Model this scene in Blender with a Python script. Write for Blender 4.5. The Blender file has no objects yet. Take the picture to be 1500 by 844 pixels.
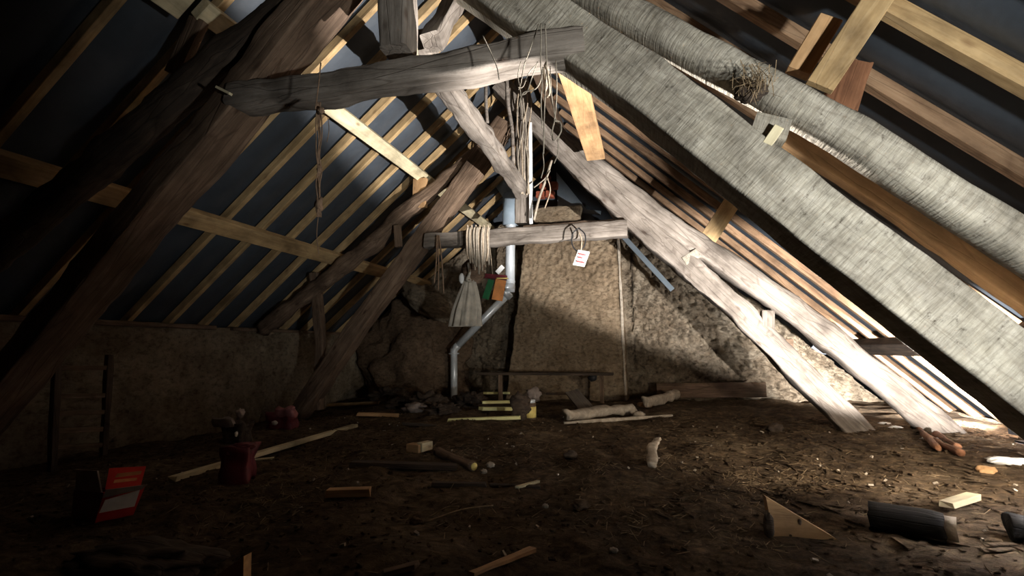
import bpy, bmesh, math, random
import numpy as np
from mathutils import Vector, Matrix, noise
random.seed(7)
D = bpy.data; S = bpy.context.scene; COL = S.collection

# ---------------------------------------------------------------- camera
FPX = 725.0; H = 0.70
AX = Vector((0.96446561, -0.0385738, -0.26137742))     # world x in picture axes (right, down, forward)
AY = Vector((0.26412706, 0.1162159, 0.95746058))
AZ = Vector((-0.00655668, -0.99247465, 0.12227463))
cam = D.cameras.new('camera'); co = D.objects.new('camera', cam); COL.objects.link(co)
cam.sensor_width = 36; cam.lens = 36 * FPX / 1500; cam.clip_start = .02
r_ = Vector((AX.x, AY.x, AZ.x)); d_ = Vector((AX.y, AY.y, AZ.y)); f_ = Vector((AX.z, AY.z, AZ.z))
u_ = -d_; b_ = -f_; r_ = u_.cross(b_)
co.matrix_world = Matrix(((r_.x, u_.x, b_.x, 0), (r_.y, u_.y, b_.y, 0), (r_.z, u_.z, b_.z, H), (0, 0, 0, 1)))
S.camera = co

# ---------------------------------------------------------------- world, lights, exposure
W = D.worlds.new('world'); S.world = W; W.use_nodes = True
W.node_tree.nodes['Background'].inputs[0].default_value = (.75, .88, 1, 1)
W.node_tree.nodes['Background'].inputs[1].default_value = .004
S.view_settings.view_transform = 'Standard'; S.view_settings.look = 'None'
S.view_settings.gamma = 1; S.view_settings.exposure = 0.6
LAMP = Vector((1.45, 2.15, .17)); CUT = (Vector((-1.79, 7.45, 1.57)) - LAMP).cross(Vector((1.45, 7.45, .25)) - LAMP).normalized() * -1
if CUT.z < 0: CUT = -CUT            # floodlight lying at the eave, glass up
AIM = (CUT + Vector((-.10, .34, .05))).normalized()
L1 = D.lights.new('flood_beam', 'SPOT'); L1.energy = 1150; L1.color = (1, .975, .94); L1.spot_size = math.radians(146)
L1.spot_blend = .08; L1.shadow_soft_size = .012
l1 = D.objects.new('flood_beam', L1); COL.objects.link(l1); l1.location = LAMP
l1.rotation_euler = AIM.to_track_quat('-Z', 'Y').to_euler()
L3 = D.lights.new('eave_lamp', 'SPOT'); L3.energy = 2000; L3.color = (1, .99, .97); L3.spot_size = math.radians(70); L3.spot_blend = .5; L3.shadow_soft_size = .03
l3 = D.objects.new('eave_lamp', L3); COL.objects.link(l3); l3.location = (2.70, 4.60, .13)
l3.rotation_euler = Vector((-.02, .92, .34)).to_track_quat('-Z', 'Y').to_euler()
L4 = D.lights.new('floor_bounce_fill', 'SPOT'); L4.energy = 150; L4.color = (1, .86, .66); L4.spot_size = math.radians(110); L4.spot_blend = 1; L4.shadow_soft_size = .08  # added fill spot standing in for light bounced off the rafters
l4 = D.objects.new('floor_bounce_fill', L4); COL.objects.link(l4); l4.location = (1.72, 2.25, .50)
l4.rotation_euler = (Vector((1.35, 3.6, 0)) - l4.location).to_track_quat('-Z', 'Y').to_euler()
L5 = D.lights.new('gable_fill_spot', 'SPOT'); L5.energy = 320; L5.color = (1, .98, .95); L5.spot_size = math.radians(36); L5.spot_blend = .35; L5.shadow_soft_size = .03  # added spot that brightens the gable wall, not a known lamp
l5 = D.objects.new('gable_fill_spot', L5); COL.objects.link(l5); l5.location = (2.68, 4.66, .24)
l5.rotation_euler = (Vector((.45, 7.4, 1.80)) - l5.location).to_track_quat('-Z', 'Y').to_euler()
L2 = D.lights.new('hand_torch', 'SPOT'); L2.energy = 240; L2.color = (.97, 1, .97); L2.spot_size = math.radians(74); L2.spot_blend = .9; L2.shadow_soft_size = .06
l2 = D.objects.new('hand_torch', L2); COL.objects.link(l2); l2.location = (1.55, .1, .30)
l2.rotation_euler = (Vector((.45, 1.86, 1.35)) - l2.location).to_track_quat('-Z', 'Y').to_euler()

# ---------------------------------------------------------------- helpers
def ray(px, py):
    v = Vector((px - 750, py - 422, FPX)); return Vector((AX.dot(v), AY.dot(v), AZ.dot(v)))
def P(px, py, y=None, x=None, z=None):           # the place in the attic seen at a pixel, on a plane of the building
    r = ray(px, py)
    t = y / r.y if y is not None else x / r.x if x is not None else (z - H) / r.z
    return r * t + Vector((0, 0, H))
def nz(p, s=1.0, o=0.0):
    return noise.noise(Vector((p[0] * s + o, p[1] * s - o * .7, p[2] * s + o * 1.3)))

def empty(name, loc, label=None, cat=None, group=None, rz=0):
    o = D.objects.new(name, None); COL.objects.link(o); o.location = loc; o.rotation_euler.z = rz
    o.empty_display_size = .1; tag(o, label, cat, group); return o
def tag(o, label=None, cat=None, group=None, kind=None):
    if label: o['label'] = label
    if cat: o['category'] = cat
    if group: o['group'] = group
    if kind: o['kind'] = kind
    return o
def link(name, me, m, parent=None, smooth=False):
    o = D.objects.new(name, me); COL.objects.link(o)
    if m and not me.materials: me.materials.append(m)
    if smooth: me.shade_smooth()
    if parent: o.parent = parent
    return o
def mesh(name, vs, fs):
    me = D.meshes.new(name); me.from_pydata([tuple(v) for v in vs], [], fs); me.update(); return me
def frame(p0, p1, side):
    X = (p1 - p0).normalized(); Y = (side - X * side.dot(X)).normalized(); Z = X.cross(Y)
    return Matrix(((X.x, Y.x, Z.x), (X.y, Y.y, Z.y), (X.z, Y.z, Z.z)))
def place(o, p, rot, parent):
    if parent: p = p - parent.location
    o.matrix_local = Matrix.Translation(p) @ rot.to_4x4()

BCOUNT = [0]
def beam(name, pts, w, h, m, parent=None, side=(0, 1, 0), rough=.006, rnd=.18, seg=.06, sizes=None, freq=5, squash=None):
    """hewn timber along pts (list of world points), w across 'side', h across the other way"""
    pts = [Vector(p) for p in pts]; side = Vector(side)
    R = frame(pts[0], pts[-1], side); Ri = R.transposed()
    loc = [Ri @ (p - pts[0]) for p in pts]; L = loc[-1].x
    n = max(2, int(L / seg)); BCOUNT[0] += 1; off = BCOUNT[0] * 7.31
    K = 16 if rough > .003 else 8
    prof = []
    for k in range(K):
        a = 2 * math.pi * (k + .5) / K
        c, s = math.cos(a), math.sin(a); e = max(.08, rnd)
        prof.append((math.copysign(abs(c) ** e, c), math.copysign(abs(s) ** e, s)))
    vs = []; fs = []
    xs = [q.x for q in loc]
    for i in range(n + 1):
        x = L * i / n
        cy = float(np.interp(x, xs, [q.y for q in loc])); cz = float(np.interp(x, xs, [q.z for q in loc]))
        sc = float(np.interp(x / L, [0, 1], sizes)) if sizes else 1
        for (a, b) in prof:
            d = 1 + 0
            yy = a * w / 2 * sc; zz = b * h / 2 * sc
            q = (x, yy, zz)
            dn = (nz(q, freq, off) + .5 * nz(q, freq * 2.7, off)) * rough * 1.6 + nz((x * 3, a, b), 1, off) * rough
            ln = math.hypot(yy, zz) or 1
            ex = (nz((yy * 30, zz * 30, i and 9), 1, off) * rough * 1.5) if i in (0, n) else 0
            vs.append((x + ex, cy + yy * (1 + dn / ln), cz + zz * (1 + dn / ln)))
    for i in range(n):
        for k in range(K):
            a = i * K + k; b = i * K + (k + 1) % K
            fs.append((a, b, b + K, a + K))
    fs.append(tuple(range(K - 1, -1, -1))); fs.append(tuple(n * K + k for k in range(K)))
    me = mesh(name, vs, fs)
    o = link(name, me, m, parent, rough > .003)
    if rnd < .45 and rough > .003:
        me.set_sharp_from_angle(angle=math.radians(38))
    place(o, pts[0], R, parent); return o
def plank(name, p0, p1, w, t, m, parent=None, side=(0, 1, 0), jag=0.0):
    """sawn timber: w across side, t the other way, light bevel"""
    p0 = Vector(p0); p1 = Vector(p1); R = frame(p0, p1, Vector(side)); L = (p1 - p0).length
    bm = bmesh.new(); bmesh.ops.create_cube(bm, size=1)
    for v in bm.verts:
        v.co = Vector(((v.co.x + .5) * L, v.co.y * w, v.co.z * t))
        if jag: v.co.x += random.uniform(-jag, jag)
    bmesh.ops.bevel(bm, geom=bm.edges[:], offset=min(w, t) * .06, segments=1, affect='EDGES')
    me = D.meshes.new(name); bm.to_mesh(me); bm.free()
    o = link(name, me, m, parent); place(o, p0, R, parent); return o
def tube(name, pts, r, m, parent=None, k=6, rad=None, cap=True, closed=False):
    pts = [Vector(p) for p in pts]; o0 = pts[0].copy(); vs = []; fs = []; n = len(pts)
    up = Vector((0, 0, 1))
    for i, p in enumerate(pts):
        t = (pts[min(i + 1, n - 1)] - pts[max(i - 1, 0)]).normalized()
        if abs(t.dot(up)) > .95: up = Vector((1, .1, 0))
        a = t.cross(up).normalized(); b = t.cross(a)
        rr = rad[i] if rad else r
        for j in range(k):
            an = 2 * math.pi * j / k; vs.append(p - o0 + (a * math.cos(an) + b * math.sin(an)) * rr)
        up = b.normalized() * -1 if False else up
    for i in range(n - 1):
        for j in range(k):
            a = i * k + j; b = i * k + (j + 1) % k; fs.append((a, b, b + k, a + k))
    if cap: fs.append(tuple(range(k - 1, -1, -1))); fs.append(tuple((n - 1) * k + j for j in range(k)))
    o = link(name, mesh(name, vs, fs), m, parent, True)
    o.location = o0 - (parent.location if parent else Vector()); return o
def curve_pts(ctrl, n=8):
    """Catmull-Rom through control points"""
    c = [Vector(q) for q in ctrl]; c = [c[0] * 2 - c[1]] + c + [c[-1] * 2 - c[-2]]; out = []
    for i in range(1, len(c) - 2):
        for j in range(n):
            t = j / n; a, b, d, e = c[i - 1], c[i], c[i + 1], c[i + 2]
            out.append(.5 * ((2 * b) + (d - a) * t + (2 * a - 5 * b + 4 * d - e) * t * t + (3 * b - a - 3 * d + e) * t ** 3))
    out.append(c[-2]); return out

# ---------------------------------------------------------------- materials
def mat(name, build, rough=.8, metal=0, spec=.3):
    m = D.materials.new(name); m.use_nodes = True; nt = m.node_tree; N = nt.nodes; bs = N['Principled BSDF']
    bs.inputs['Roughness'].default_value = rough; bs.inputs['Metallic'].default_value = metal
    bs.inputs['Specular IOR Level'].default_value = spec
    build(nt, bs); return m
def nd(nt, t, **k):
    n = nt.nodes.new(t)
    for a, v in k.items():
        if a.startswith('i_'):
            n.inputs[a[2:].replace('_', ' ')].default_value = v
        else: setattr(n, a, v)
    return n
def ramp(nt, src, stops):
    r = nt.nodes.new('ShaderNodeValToRGB'); nt.links.new(src, r.inputs[0]); e = r.color_ramp.elements
    while len(e) < len(stops): e.new(.5)
    for i, (p, c) in enumerate(stops): e[i].position = p; e[i].color = (*c, 1)
    return r.outputs[0]
def coords(nt, scale, rnd=True):
    tc = nd(nt, 'ShaderNodeTexCoord'); mp = nd(nt, 'ShaderNodeMapping'); mp.inputs['Scale'].default_value = scale
    if rnd:
        oi = nd(nt, 'ShaderNodeObjectInfo'); ad = nd(nt, 'ShaderNodeVectorMath', operation='SCALE'); ad.inputs['Scale'].default_value = 37
        cb = nd(nt, 'ShaderNodeCombineXYZ')
        for i in range(3): nt.links.new(oi.outputs['Random'], cb.inputs[i])
        nt.links.new(cb.outputs[0], ad.inputs[0]); nt.links.new(ad.outputs[0], mp.inputs['Location'])
    nt.links.new(tc.outputs['Object'], mp.inputs[0]); return mp.outputs[0]
def ntex(nt, vec, s, det=6, r=.6, dist=0):
    n = nd(nt, 'ShaderNodeTexNoise'); nt.links.new(vec, n.inputs['Vector'])
    n.inputs['Scale'].default_value = s; n.inputs['Detail'].default_value = det; n.inputs['Roughness'].default_value = r; n.inputs['Distortion'].default_value = dist
    return n.outputs[0]
def mix(nt, a, b, f, mode='MIX'):
    n = nd(nt, 'ShaderNodeMix', data_type='RGBA', blend_type=mode)
    for s, v in ((n.inputs[0], f), (n.inputs[6], a), (n.inputs[7], b)):
        if hasattr(v, 'is_linked'): nt.links.new(v, s)
        elif isinstance(v, tuple): s.default_value = (*v, 1)
        else: s.default_value = v
    return n.outputs[2]
def bump(nt, bs, srcs):
    last = None
    for s, st, ds in srcs:
        b = nd(nt, 'ShaderNodeBump'); b.inputs['Strength'].default_value = st; b.inputs['Distance'].default_value = ds
        nt.links.new(s, b.inputs['Height'])
        if last: nt.links.new(last, b.inputs['Normal'])
        last = b.outputs[0]
    nt.links.new(last, bs.inputs['Normal'])
def wood(name, c1, c2, c3, saw=0, knots=True, rough=.85, relief=1.0, gr=(1.2, 22, 22)):
    def b(nt, bs):
        g = ntex(nt, coords(nt, gr), 1.6, 8, .65, .6)
        blot = ntex(nt, coords(nt, (1, 1.6, 1.6)), 3.2, 5, .6)
        col = ramp(nt, g, [(.3, c1), (.52, c2), (.72, c3)])
        col = mix(nt, col, ramp(nt, blot, [(.3, (.45, .42, .4)), (.62, (1.15, 1.12, 1.1))]), 1.0, 'MULTIPLY')
        cr = nd(nt, 'ShaderNodeTexVoronoi', feature='DISTANCE_TO_EDGE'); nt.links.new(coords(nt, (.8, 9, 9)), cr.inputs['Vector']); cr.inputs['Scale'].default_value = 1.7
        crk = ramp(nt, cr.outputs['Distance'], [(0, (.35, .3, .28)), (.035, (1, 1, 1))])
        col = mix(nt, col, crk, .2 if saw == -1 else .25 if saw else .5, 'MULTIPLY')
        if knots:
            v = nd(nt, 'ShaderNodeTexVoronoi'); nt.links.new(coords(nt, (1, 2.2, 2.2)), v.inputs['Vector']); v.inputs['Scale'].default_value = 3.1
            col = mix(nt, col, ramp(nt, v.outputs['Distance'], [(.05, (.35, .25, .2)), (.13, (1, 1, 1))]), .7, 'MULTIPLY')
        if saw > 0:
            pit = ramp(nt, ntex(nt, coords(nt, (5, 3, 3)), 6, 8, .75), [(.30, (.25, .22, .19)), (.42, (1, 1, 1)), (.75, (1.12, 1.1, 1.06))])
            rid = ramp(nt, ntex(nt, coords(nt, (80, 6, 9)), 1.0, 3, .6, .2), [(.35, (.72, .70, .66)), (.55, (1.05, 1.05, 1.03))])
            col = mix(nt, col, pit, 1.0, 'MULTIPLY'); col = mix(nt, col, rid, .8, 'MULTIPLY')
        nt.links.new(col, bs.inputs['Base Color'])
        L = [(g, (.15 if saw > 0 else .5) * relief, .008), (crk, (.12 if saw > 0 else .5) * relief, .006), (ntex(nt, coords(nt, (1, 1, 1)), 38, 6, .7), .35 * relief, .005)]
        if saw > 0:
            L.append((ntex(nt, coords(nt, (75, 6, 9)), 1.0, 4, .6, .25), saw, .008))
        bump(nt, bs, L)
    return mat(name, b, rough)
OLD = wood('old_grey_timber', (.14, .118, .097), (.23, .20, .172), (.32, .285, .25))
HEWN = wood('hewn_grey_timber', (.26, .24, .20), (.37, .345, .295), (.47, .44, .385), saw=.8, gr=(5, 14, 14), knots=False)
BROWN = wood('old_brown_timber', (.095, .062, .040), (.17, .115, .078), (.26, .185, .13))
DARKW = wood('dark_timber', (.035, .026, .02), (.07, .05, .037), (.12, .088, .062))
RED = wood('red_brown_timber', (.13, .055, .028), (.22, .10, .05), (.30, .15, .08), relief=.6)
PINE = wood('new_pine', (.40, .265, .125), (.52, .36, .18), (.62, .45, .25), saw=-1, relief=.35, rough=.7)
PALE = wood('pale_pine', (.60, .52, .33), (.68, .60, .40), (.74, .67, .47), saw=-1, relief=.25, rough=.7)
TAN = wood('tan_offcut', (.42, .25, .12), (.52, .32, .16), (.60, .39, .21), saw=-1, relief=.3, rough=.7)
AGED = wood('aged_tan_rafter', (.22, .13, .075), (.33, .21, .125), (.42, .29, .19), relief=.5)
BARK = wood('blackened_bark', (.006, .006, .006), (.014, .013, .012), (.03, .026, .022), knots=False)

def membrane(nt, bs):
    f = ntex(nt, coords(nt, (1, 1, 1), False), 3.2, 4)
    nt.links.new(ramp(nt, f, [(.3, (.042, .050, .062)), (.7, (.066, .077, .093))]), bs.inputs['Base Color'])
    bump(nt, bs, [(ntex(nt, coords(nt, (1, 1, 1), False), 4.0, 3), .35, .03), (ntex(nt, coords(nt, (1, 1, 1), False), 260, 2), .15, .002)])
MEMB = mat('roof_membrane', membrane, .55, 0, .45)
def mm2(nt, bs):
    f = ntex(nt, coords(nt, (1, 1, 1), False), 5, 3)
    nt.links.new(ramp(nt, f, [(.3, (.32, .40, .47)), (.7, (.42, .50, .58))]), bs.inputs['Base Color'])
BLUE = mat('blue_grey_sheet', mm2, .5)
def cob(name, c1, c2, c3, str_=1.0):
    def b(nt, bs):
        a = ntex(nt, coords(nt, (1, 1, 1), False), 2.3, 8, .68); c = ntex(nt, coords(nt, (1, 1, 1.6), False), 17, 8, .72, .3)
        col = ramp(nt, a, [(.32, c1), (.5, c2), (.68, c3)])
        col = mix(nt, col, ramp(nt, c, [(.33, (.3, .27, .24)), (.5, (.95, .95, .95)), (.7, (1.2, 1.18, 1.12))]), .85, 'MULTIPLY')
        v = nd(nt, 'ShaderNodeTexVoronoi', feature='DISTANCE_TO_EDGE'); nt.links.new(coords(nt, (1, 1, 1.5), False), v.inputs['Vector']); v.inputs['Scale'].default_value = 8
        nt.links.new(col, bs.inputs['Base Color'])
        bump(nt, bs, [(c, .9 * str_, .035), (ramp(nt, v.outputs['Distance'], [(0, (0, 0, 0)), (.2, (1, 1, 1))]), .25 * str_, .02), (ntex(nt, coords(nt, (1, 1, 1), False), 90, 5, .7), .6 * str_, .008)])
    return mat(name, b, .95, 0, .12)
COB = cob('cob_gable', (.22, .16, .105), (.38, .30, .215), (.55, .46, .35), 2.4)
COBC = cob('cob_chimney', (.22, .155, .095), (.34, .25, .165), (.45, .35, .24), 1.3)
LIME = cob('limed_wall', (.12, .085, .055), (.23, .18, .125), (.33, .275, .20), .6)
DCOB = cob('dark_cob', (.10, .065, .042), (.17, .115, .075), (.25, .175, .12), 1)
def dirt(nt, bs):
    a = ntex(nt, coords(nt, (1, 1, 1), False), 1.4, 6, .65); c = ntex(nt, coords(nt, (1, 1.2, 1), False), 15, 9, .75, .4)
    s = ntex(nt, coords(nt, (5, 60, 10), False), 2.0, 5, .7, 1.4)
    col = ramp(nt, a, [(.3, (.055, .037, .024)), (.52, (.125, .088, .057)), (.72, (.25, .19, .13))])
    col = mix(nt, col, ramp(nt, c, [(.35, (.3, .27, .24)), (.5, (.9, .88, .85)), (.66, (1.9, 1.8, 1.6))]), .9, 'MULTIPLY')
    col = mix(nt, col, ramp(nt, s, [(.62, (0, 0, 0)), (.75, (.10, .075, .045))]), .8, 'ADD')
    nt.links.new(col, bs.inputs['Base Color'])
    bump(nt, bs, [(c, 1, .035), (s, .5, .01), (ntex(nt, coords(nt, (1, 1, 1), False), 85, 6, .75), .7, .01)])
DIRT = mat('loose_dirt', dirt, .95, 0, .1)
def flat(name, c, rough=.7, metal=0, var=.25, sc=12, bp=.2, spec=.3):
    def b(nt, bs):
        f = ntex(nt, coords(nt, (1, 1, 1)), sc, 5)
        nt.links.new(ramp(nt, f, [(.3, tuple(x * (1 - var) for x in c)), (.7, tuple(min(1, x * (1 + var)) for x in c))]), bs.inputs['Base Color'])
        bump(nt, bs, [(ntex(nt, coords(nt, (1, 1, 1)), sc * 3, 5), bp, .004)])
    return mat(name, b, rough, metal, spec)
GALV = flat('galvanised_steel', (.80, .84, .88), .38, .35, .08, 8, .05)
TWINE = flat('twine', (.42, .33, .24), .95, 0, .35, 40, .6)
PALET = flat('pale_twine', (.33, .28, .22), .95, 0, .3, 40, .6)
ROPE = flat('brown_rope', (.24, .155, .10), .95, 0, .35, 40, .8)
CLOTH = flat('grey_cloth', (.42, .38, .32), .95, 0, .3, 9, .6)
REDP = flat('red_card', (.72, .05, .035), .5, 0, .15, 9, .1)
GOLD = flat('gold_print', (.62, .25, .10), .5)
WHITEP = flat('white_print', (.62, .56, .50), .6, 0, .12, 14, .1)
MAROON = flat('maroon_sack', (.13, .022, .03), .45, 0, .4, 10, .5)
PINKP = flat('pink_sack', (.36, .14, .14), .5, 0, .3, 10, .5)
GREYP = flat('grey_sack', (.30, .24, .21), .6, 0, .3, 10, .5)
WHITE = flat('white_paper', (.85, .84, .82), .7, 0, .06)
GREEN = flat('green_card', (.02, .13, .05), .6)
ORANGE = flat('orange_card', (.75, .30, .10), .6)
YEL = flat('yellow_label', (.9, .66, .22), .55)
LIMEY = flat('yellow_green_slat', (.88, .85, .42), .7, 0, .12)
RBRICK = flat('red_brick', (.36, .10, .055), .9, 0, .3, 20, .8)
STONE = flat('pale_stone', (.38, .32, .255), .95, 0, .3, 25, .8)
STRAW = flat('straw', (.24, .17, .10), .9, 0, .4, 30, .2)
BLACK = flat('black_plastic', (.02, .02, .022), .5, 0, .3)
INK = flat('dark_ink', (.14, .10, .10), .7, 0, .2)

# ---------------------------------------------------------------- structure
def fz(x, y):
    p = (x, y, 0)
    z = nz(p, .8, 3) * .05 + nz(p, 2.7, 9) * .028 + nz(p, 8, 5) * .014 + max(0, nz(p, 5, 21)) * .03
    if x > .2: z += .012 * nz((x * 2.2, y * 12, 0), 1, 31)       # layered crusts towards the eave
    z -= .12 * max(0, min(1, (-x - 3.2) / 1.0))
    return z
def grid_mesh(name, us, vs_, fn, m, parent=None, smooth=True, keep=None):
    nu, nv = len(us), len(vs_)
    V = [fn(u, v) for v in vs_ for u in us]
    F = []
    for j in range(nv - 1):
        for i in range(nu - 1):
            if keep and not keep((us[i] + us[i + 1]) / 2, (vs_[j] + vs_[j + 1]) / 2): continue
            a = j * nu + i; F.append((a, a + 1, a + nu + 1, a + nu))
    return link(name, mesh(name, V, F), m, parent, smooth)
ys = list(np.concatenate([np.arange(-1.2, .9, .08), np.arange(.9, 3.4, .018), np.arange(3.4, 8.0, .035)]))
def fdet(x, y):
    z = fz(x, y)
    if y < 4.5: z += nz((x, y, 0), 26, 2) * .006
    return (x, y, z)
floor = grid_mesh('floor', list(np.arange(-4.9, 3.3, .03)), ys, fdet, DIRT); tag(floor, kind='structure')

# roof planes (undersides of the rafters)
def rl(x): return .95 + .84 * (x + 4.5)
def rr(x): return .95 * (3.0 - x)
RX = -1.05; RZ = rl(RX)
nL = Vector((-.84, 0, 1)).normalized(); nR = Vector((.95, 0, 1)).normalized()
def slab(name, x0, x1, zf, n, m):
    def fn(u, v):
        x = x0 + (x1 - x0) * u; z = zf(x); p = Vector((x, v, z)) + n * .085
        sag = .018 * math.cos((v - 2.98) / .4 * 2 * math.pi) + nz((x, v, 0), 3, 4) * .008
        p += n * sag; return p
    return tag(grid_mesh(name, [i / 46 for i in range(47)], [-1.2 + .06 * i for i in range(148)], fn, m), kind='structure')
ceilL = slab('ceiling', -4.75, RX + .08, rl, nL, MEMB)
ceilR = slab('ceiling', 3.25, RX - .08, rr, nR, MEMB)
ys_r = [2.98 + .4 * k for k in range(-9, 12)]
for k, y in enumerate(ys_r):
    jx = random.uniform(-.01, .01)
    p0 = Vector((-4.72, y, rl(-4.72))) + nL * .035; p1 = Vector((RX, y + jx, RZ)) + nL * .035
    plank('rafter', p0, p1, .048, .07, PINE, ceilL, (0, 1, 0))
for k in range(21):
    y = .35 - 1.2 + .42 * k
    p0 = Vector((3.2, y, rr(3.2))) + nR * .035; p1 = Vector((RX, y, RZ)) + nR * .035
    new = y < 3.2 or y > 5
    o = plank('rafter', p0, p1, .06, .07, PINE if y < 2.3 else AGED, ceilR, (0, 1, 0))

# left wall (limed cob), gable, eave blocking
def wl(y, t):
    z = -.25 + t * 1.2; q = (4, y, z)
    x = -4.42 - .05 * t + nz(q, 1.3, 2) * .05 + nz(q, 5, 8) * .02 + nz(q, 14, 1) * .008
    c = min(abs((y - 3.35 - .10 * math.sin(z * 9)) / .03), abs((y - 5.05 - .07 * math.sin(z * 7)) / .03))
    if c < 1: x -= .05 * (1 - c)
    return (x, y, z)
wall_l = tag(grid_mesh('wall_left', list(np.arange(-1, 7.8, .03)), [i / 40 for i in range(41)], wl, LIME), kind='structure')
def gtop(x):
    if x < -2.35: return min(rl(x) + .02, 1.75 + .9 * max(0, (x + 4.2)) * .7) + .05 * nz((x, 0, 0), 4, 3)
    if x < RX: return min(rl(x) + .02, 2.7) + .05 * nz((x, 0, 0), 4, 3)
    if x < -.2: return 2.45
    return rr(x) - .14 + .05 * nz((x, 0, 0), 5, 3)
def gw(x, t):
    top = gtop(x); z = -.2 + t * (top + .2); q = (x, 1, z * 1.25)
    d = nz(q, 2.0, 4) * .09 + nz(q, 6.5, 6) * .06 + abs(nz(q, 11, 3)) * .13
    if x > -.3: d -= .05 * max(0, nz(q, 17, 5)) * 2
    y = 7.45 - d
    if t > .999: y += .1
    return (x, y, z)
gab = tag(grid_mesh('wall_back', list(np.arange(-4.8, 3.2, .028)), [i / 80 for i in range(81)], gw, COB), kind='structure')
# membrane closing the gable above the cob
def gm(x, t):
    top = (rl(x) if x < RX else rr(x)) + .1; return (x, 7.62, .6 + t * (max(top, .62) - .6))
gmem = tag(grid_mesh('wall_back_lining', list(np.arange(-4.7, 2.5, .1)), [i / 10 for i in range(11)], gm, MEMB), kind='structure'); gmem.name = 'wall_back.001'
wr = tag(grid_mesh('wall_right', list(np.arange(-1, 7.8, .06)), [0, .5, 1], lambda y, t: (2.98 + nz((1, y, t), 3) * .03, y, -.2 + t * .24), COB), kind='structure')
wf = tag(grid_mesh('wall_front', list(np.arange(-4.8, 3.3, .2)), [i / 10 for i in range(11)], lambda x, t: (x, -1.15, -.2 + t * 4.2), DCOB), kind='structure')
plate = beam('trim_1', [(-4.47, -.5, .945), (-4.47, 4.25, .945)], .12, .045, BROWN, None, (1, 0, 0), rough=.004); tag(plate, kind='structure')
plate = beam('trim_2', [(-4.5, 4.5, .945), (-4.5, 7.4, .945)], .12, .04, BROWN, None, (1, 0, 0), rough=.004); tag(plate, kind='structure')

# ---------------------------------------------------------------- roof trusses
T1, T2 = 1.96, 4.83
t1 = empty('roof_truss', (-1.17, T1, 0), 'near timber roof truss with hewn grey principal rafters, high collar and round outer poles', 'truss')
F = 1.86
# right principal (hewn face), thickness along depth .2
def mid(a, b): return (Vector(a) + Vector(b)) / 2
def inplane(pairs, yf, th):   # pairs of pixels on the upper and lower edge of the face that stands at depth yf
    return [mid(P(*a, y=yf), P(*b, y=yf)) + Vector((0, th / 2, 0)) for a, b in pairs]
pr = inplane([((700, -105), (640, -20)), ((965, 92), (915, 130)), ((1260, 297), (1195, 372)), ((1500, 475), (1420, 545)), ((1800, 690), (1715, 790))], F, .2)
beam('principal_rafter', pr, .20, .205, HEWN, t1, rough=.004, rnd=.1, seg=.03)
lr = [P(*q, y=F) + Vector((0, .115, 0)) for q in ((492, -70), (435, 0), (372, 80), (325, 142), (256, 225), (192, 300), (100, 412), (0, 535), (-130, 690))]
beam('principal_rafter', lr, .23, .15, BROWN, t1, rough=.008, rnd=.12, seg=.04)
lg = inplane([((770, -110), (735, -60)), ((944, -14), (908, 28)), ((1060, 46), (1030, 98)), ((1274, 154), (1238, 216)), ((1415, 240), (1378, 306)), ((1510, 296), (1474, 366)), ((1770, 460), (1720, 530))], 1.90, .17)
beam('rafter_pole', lg, .17, .138, HEWN, t1, rough=.004, rnd=.8, seg=.04)
lg = inplane([((470, -130), (560, -100)), ((362, 14), (412, 18)), ((256, 89), (305, 108)), ((150, 180), (200, 205)), ((40, 262), (75, 312)), ((-120, 385), (-60, 450))], 1.88, .16)
beam('rafter_pole', lg, .17, .165, DARKW, t1, rough=.016, rnd=.7, seg=.04)
cb = inplane([((330, 112), (330, 158)), ((470, 96), (500, 140)), ((700, 57), (712, 104)), ((850, 34), (862, 74))], F - .01, .15)
beam('collar_beam', cb, .15, .115, OLD, t1, rough=.010, rnd=.2, seg=.04)
kp = beam('king_post', [P(583, 78, y=T1 - .02), P(583, -190, y=T1 - .02)], .15, .135, OLD, t1, rough=.008, rnd=.2)
tag(beam('lit_face_strip', [P(598, 70, y=T1 + .05), P(585, -120, y=T1 + .05)], .15, .04, PALE, t1, rough=.002), 'pale strip standing in for the lit right face of the post')  # lit right face of the king post, put into a pale strip
beam('ridge_brace', [P(632, 62, x=-1.05), P(700, -60, x=-1.05)], .10, .10, OLD, t1, side=(1, 0, 0), rough=.008)
beam('packing_block', [P(1100, 188, y=1.95), P(1150, 200, y=1.95)], .13, .085, HEWN, t1, rough=.006)
plank('wedge', P(1122, 214, y=1.88), P(1140, 188, y=1.88), .04, .035, PALE, t1)
plank('wedge', P(318, 128, y=1.80), P(338, 138, y=1.80), .02, .012, PALE, t1)
plank('prop', P(1200, 128, y=2.02), P(1305, -30, y=2.02), .035, .10, PINE, t1)
plank('prop', P(1168, 108, y=2.10), P(1215, 30, y=2.10), .06, .09, TAN, t1)
beam('cleat', [P(1225, 165, y=2.2), P(1250, 95, y=2.2)], .08, .12, RED, t1, rough=.01)
beam('cleat', [P(255, 110, y=2.05), P(292, 30, y=2.05)], .05, .12, BROWN, t1, rough=.006)

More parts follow.
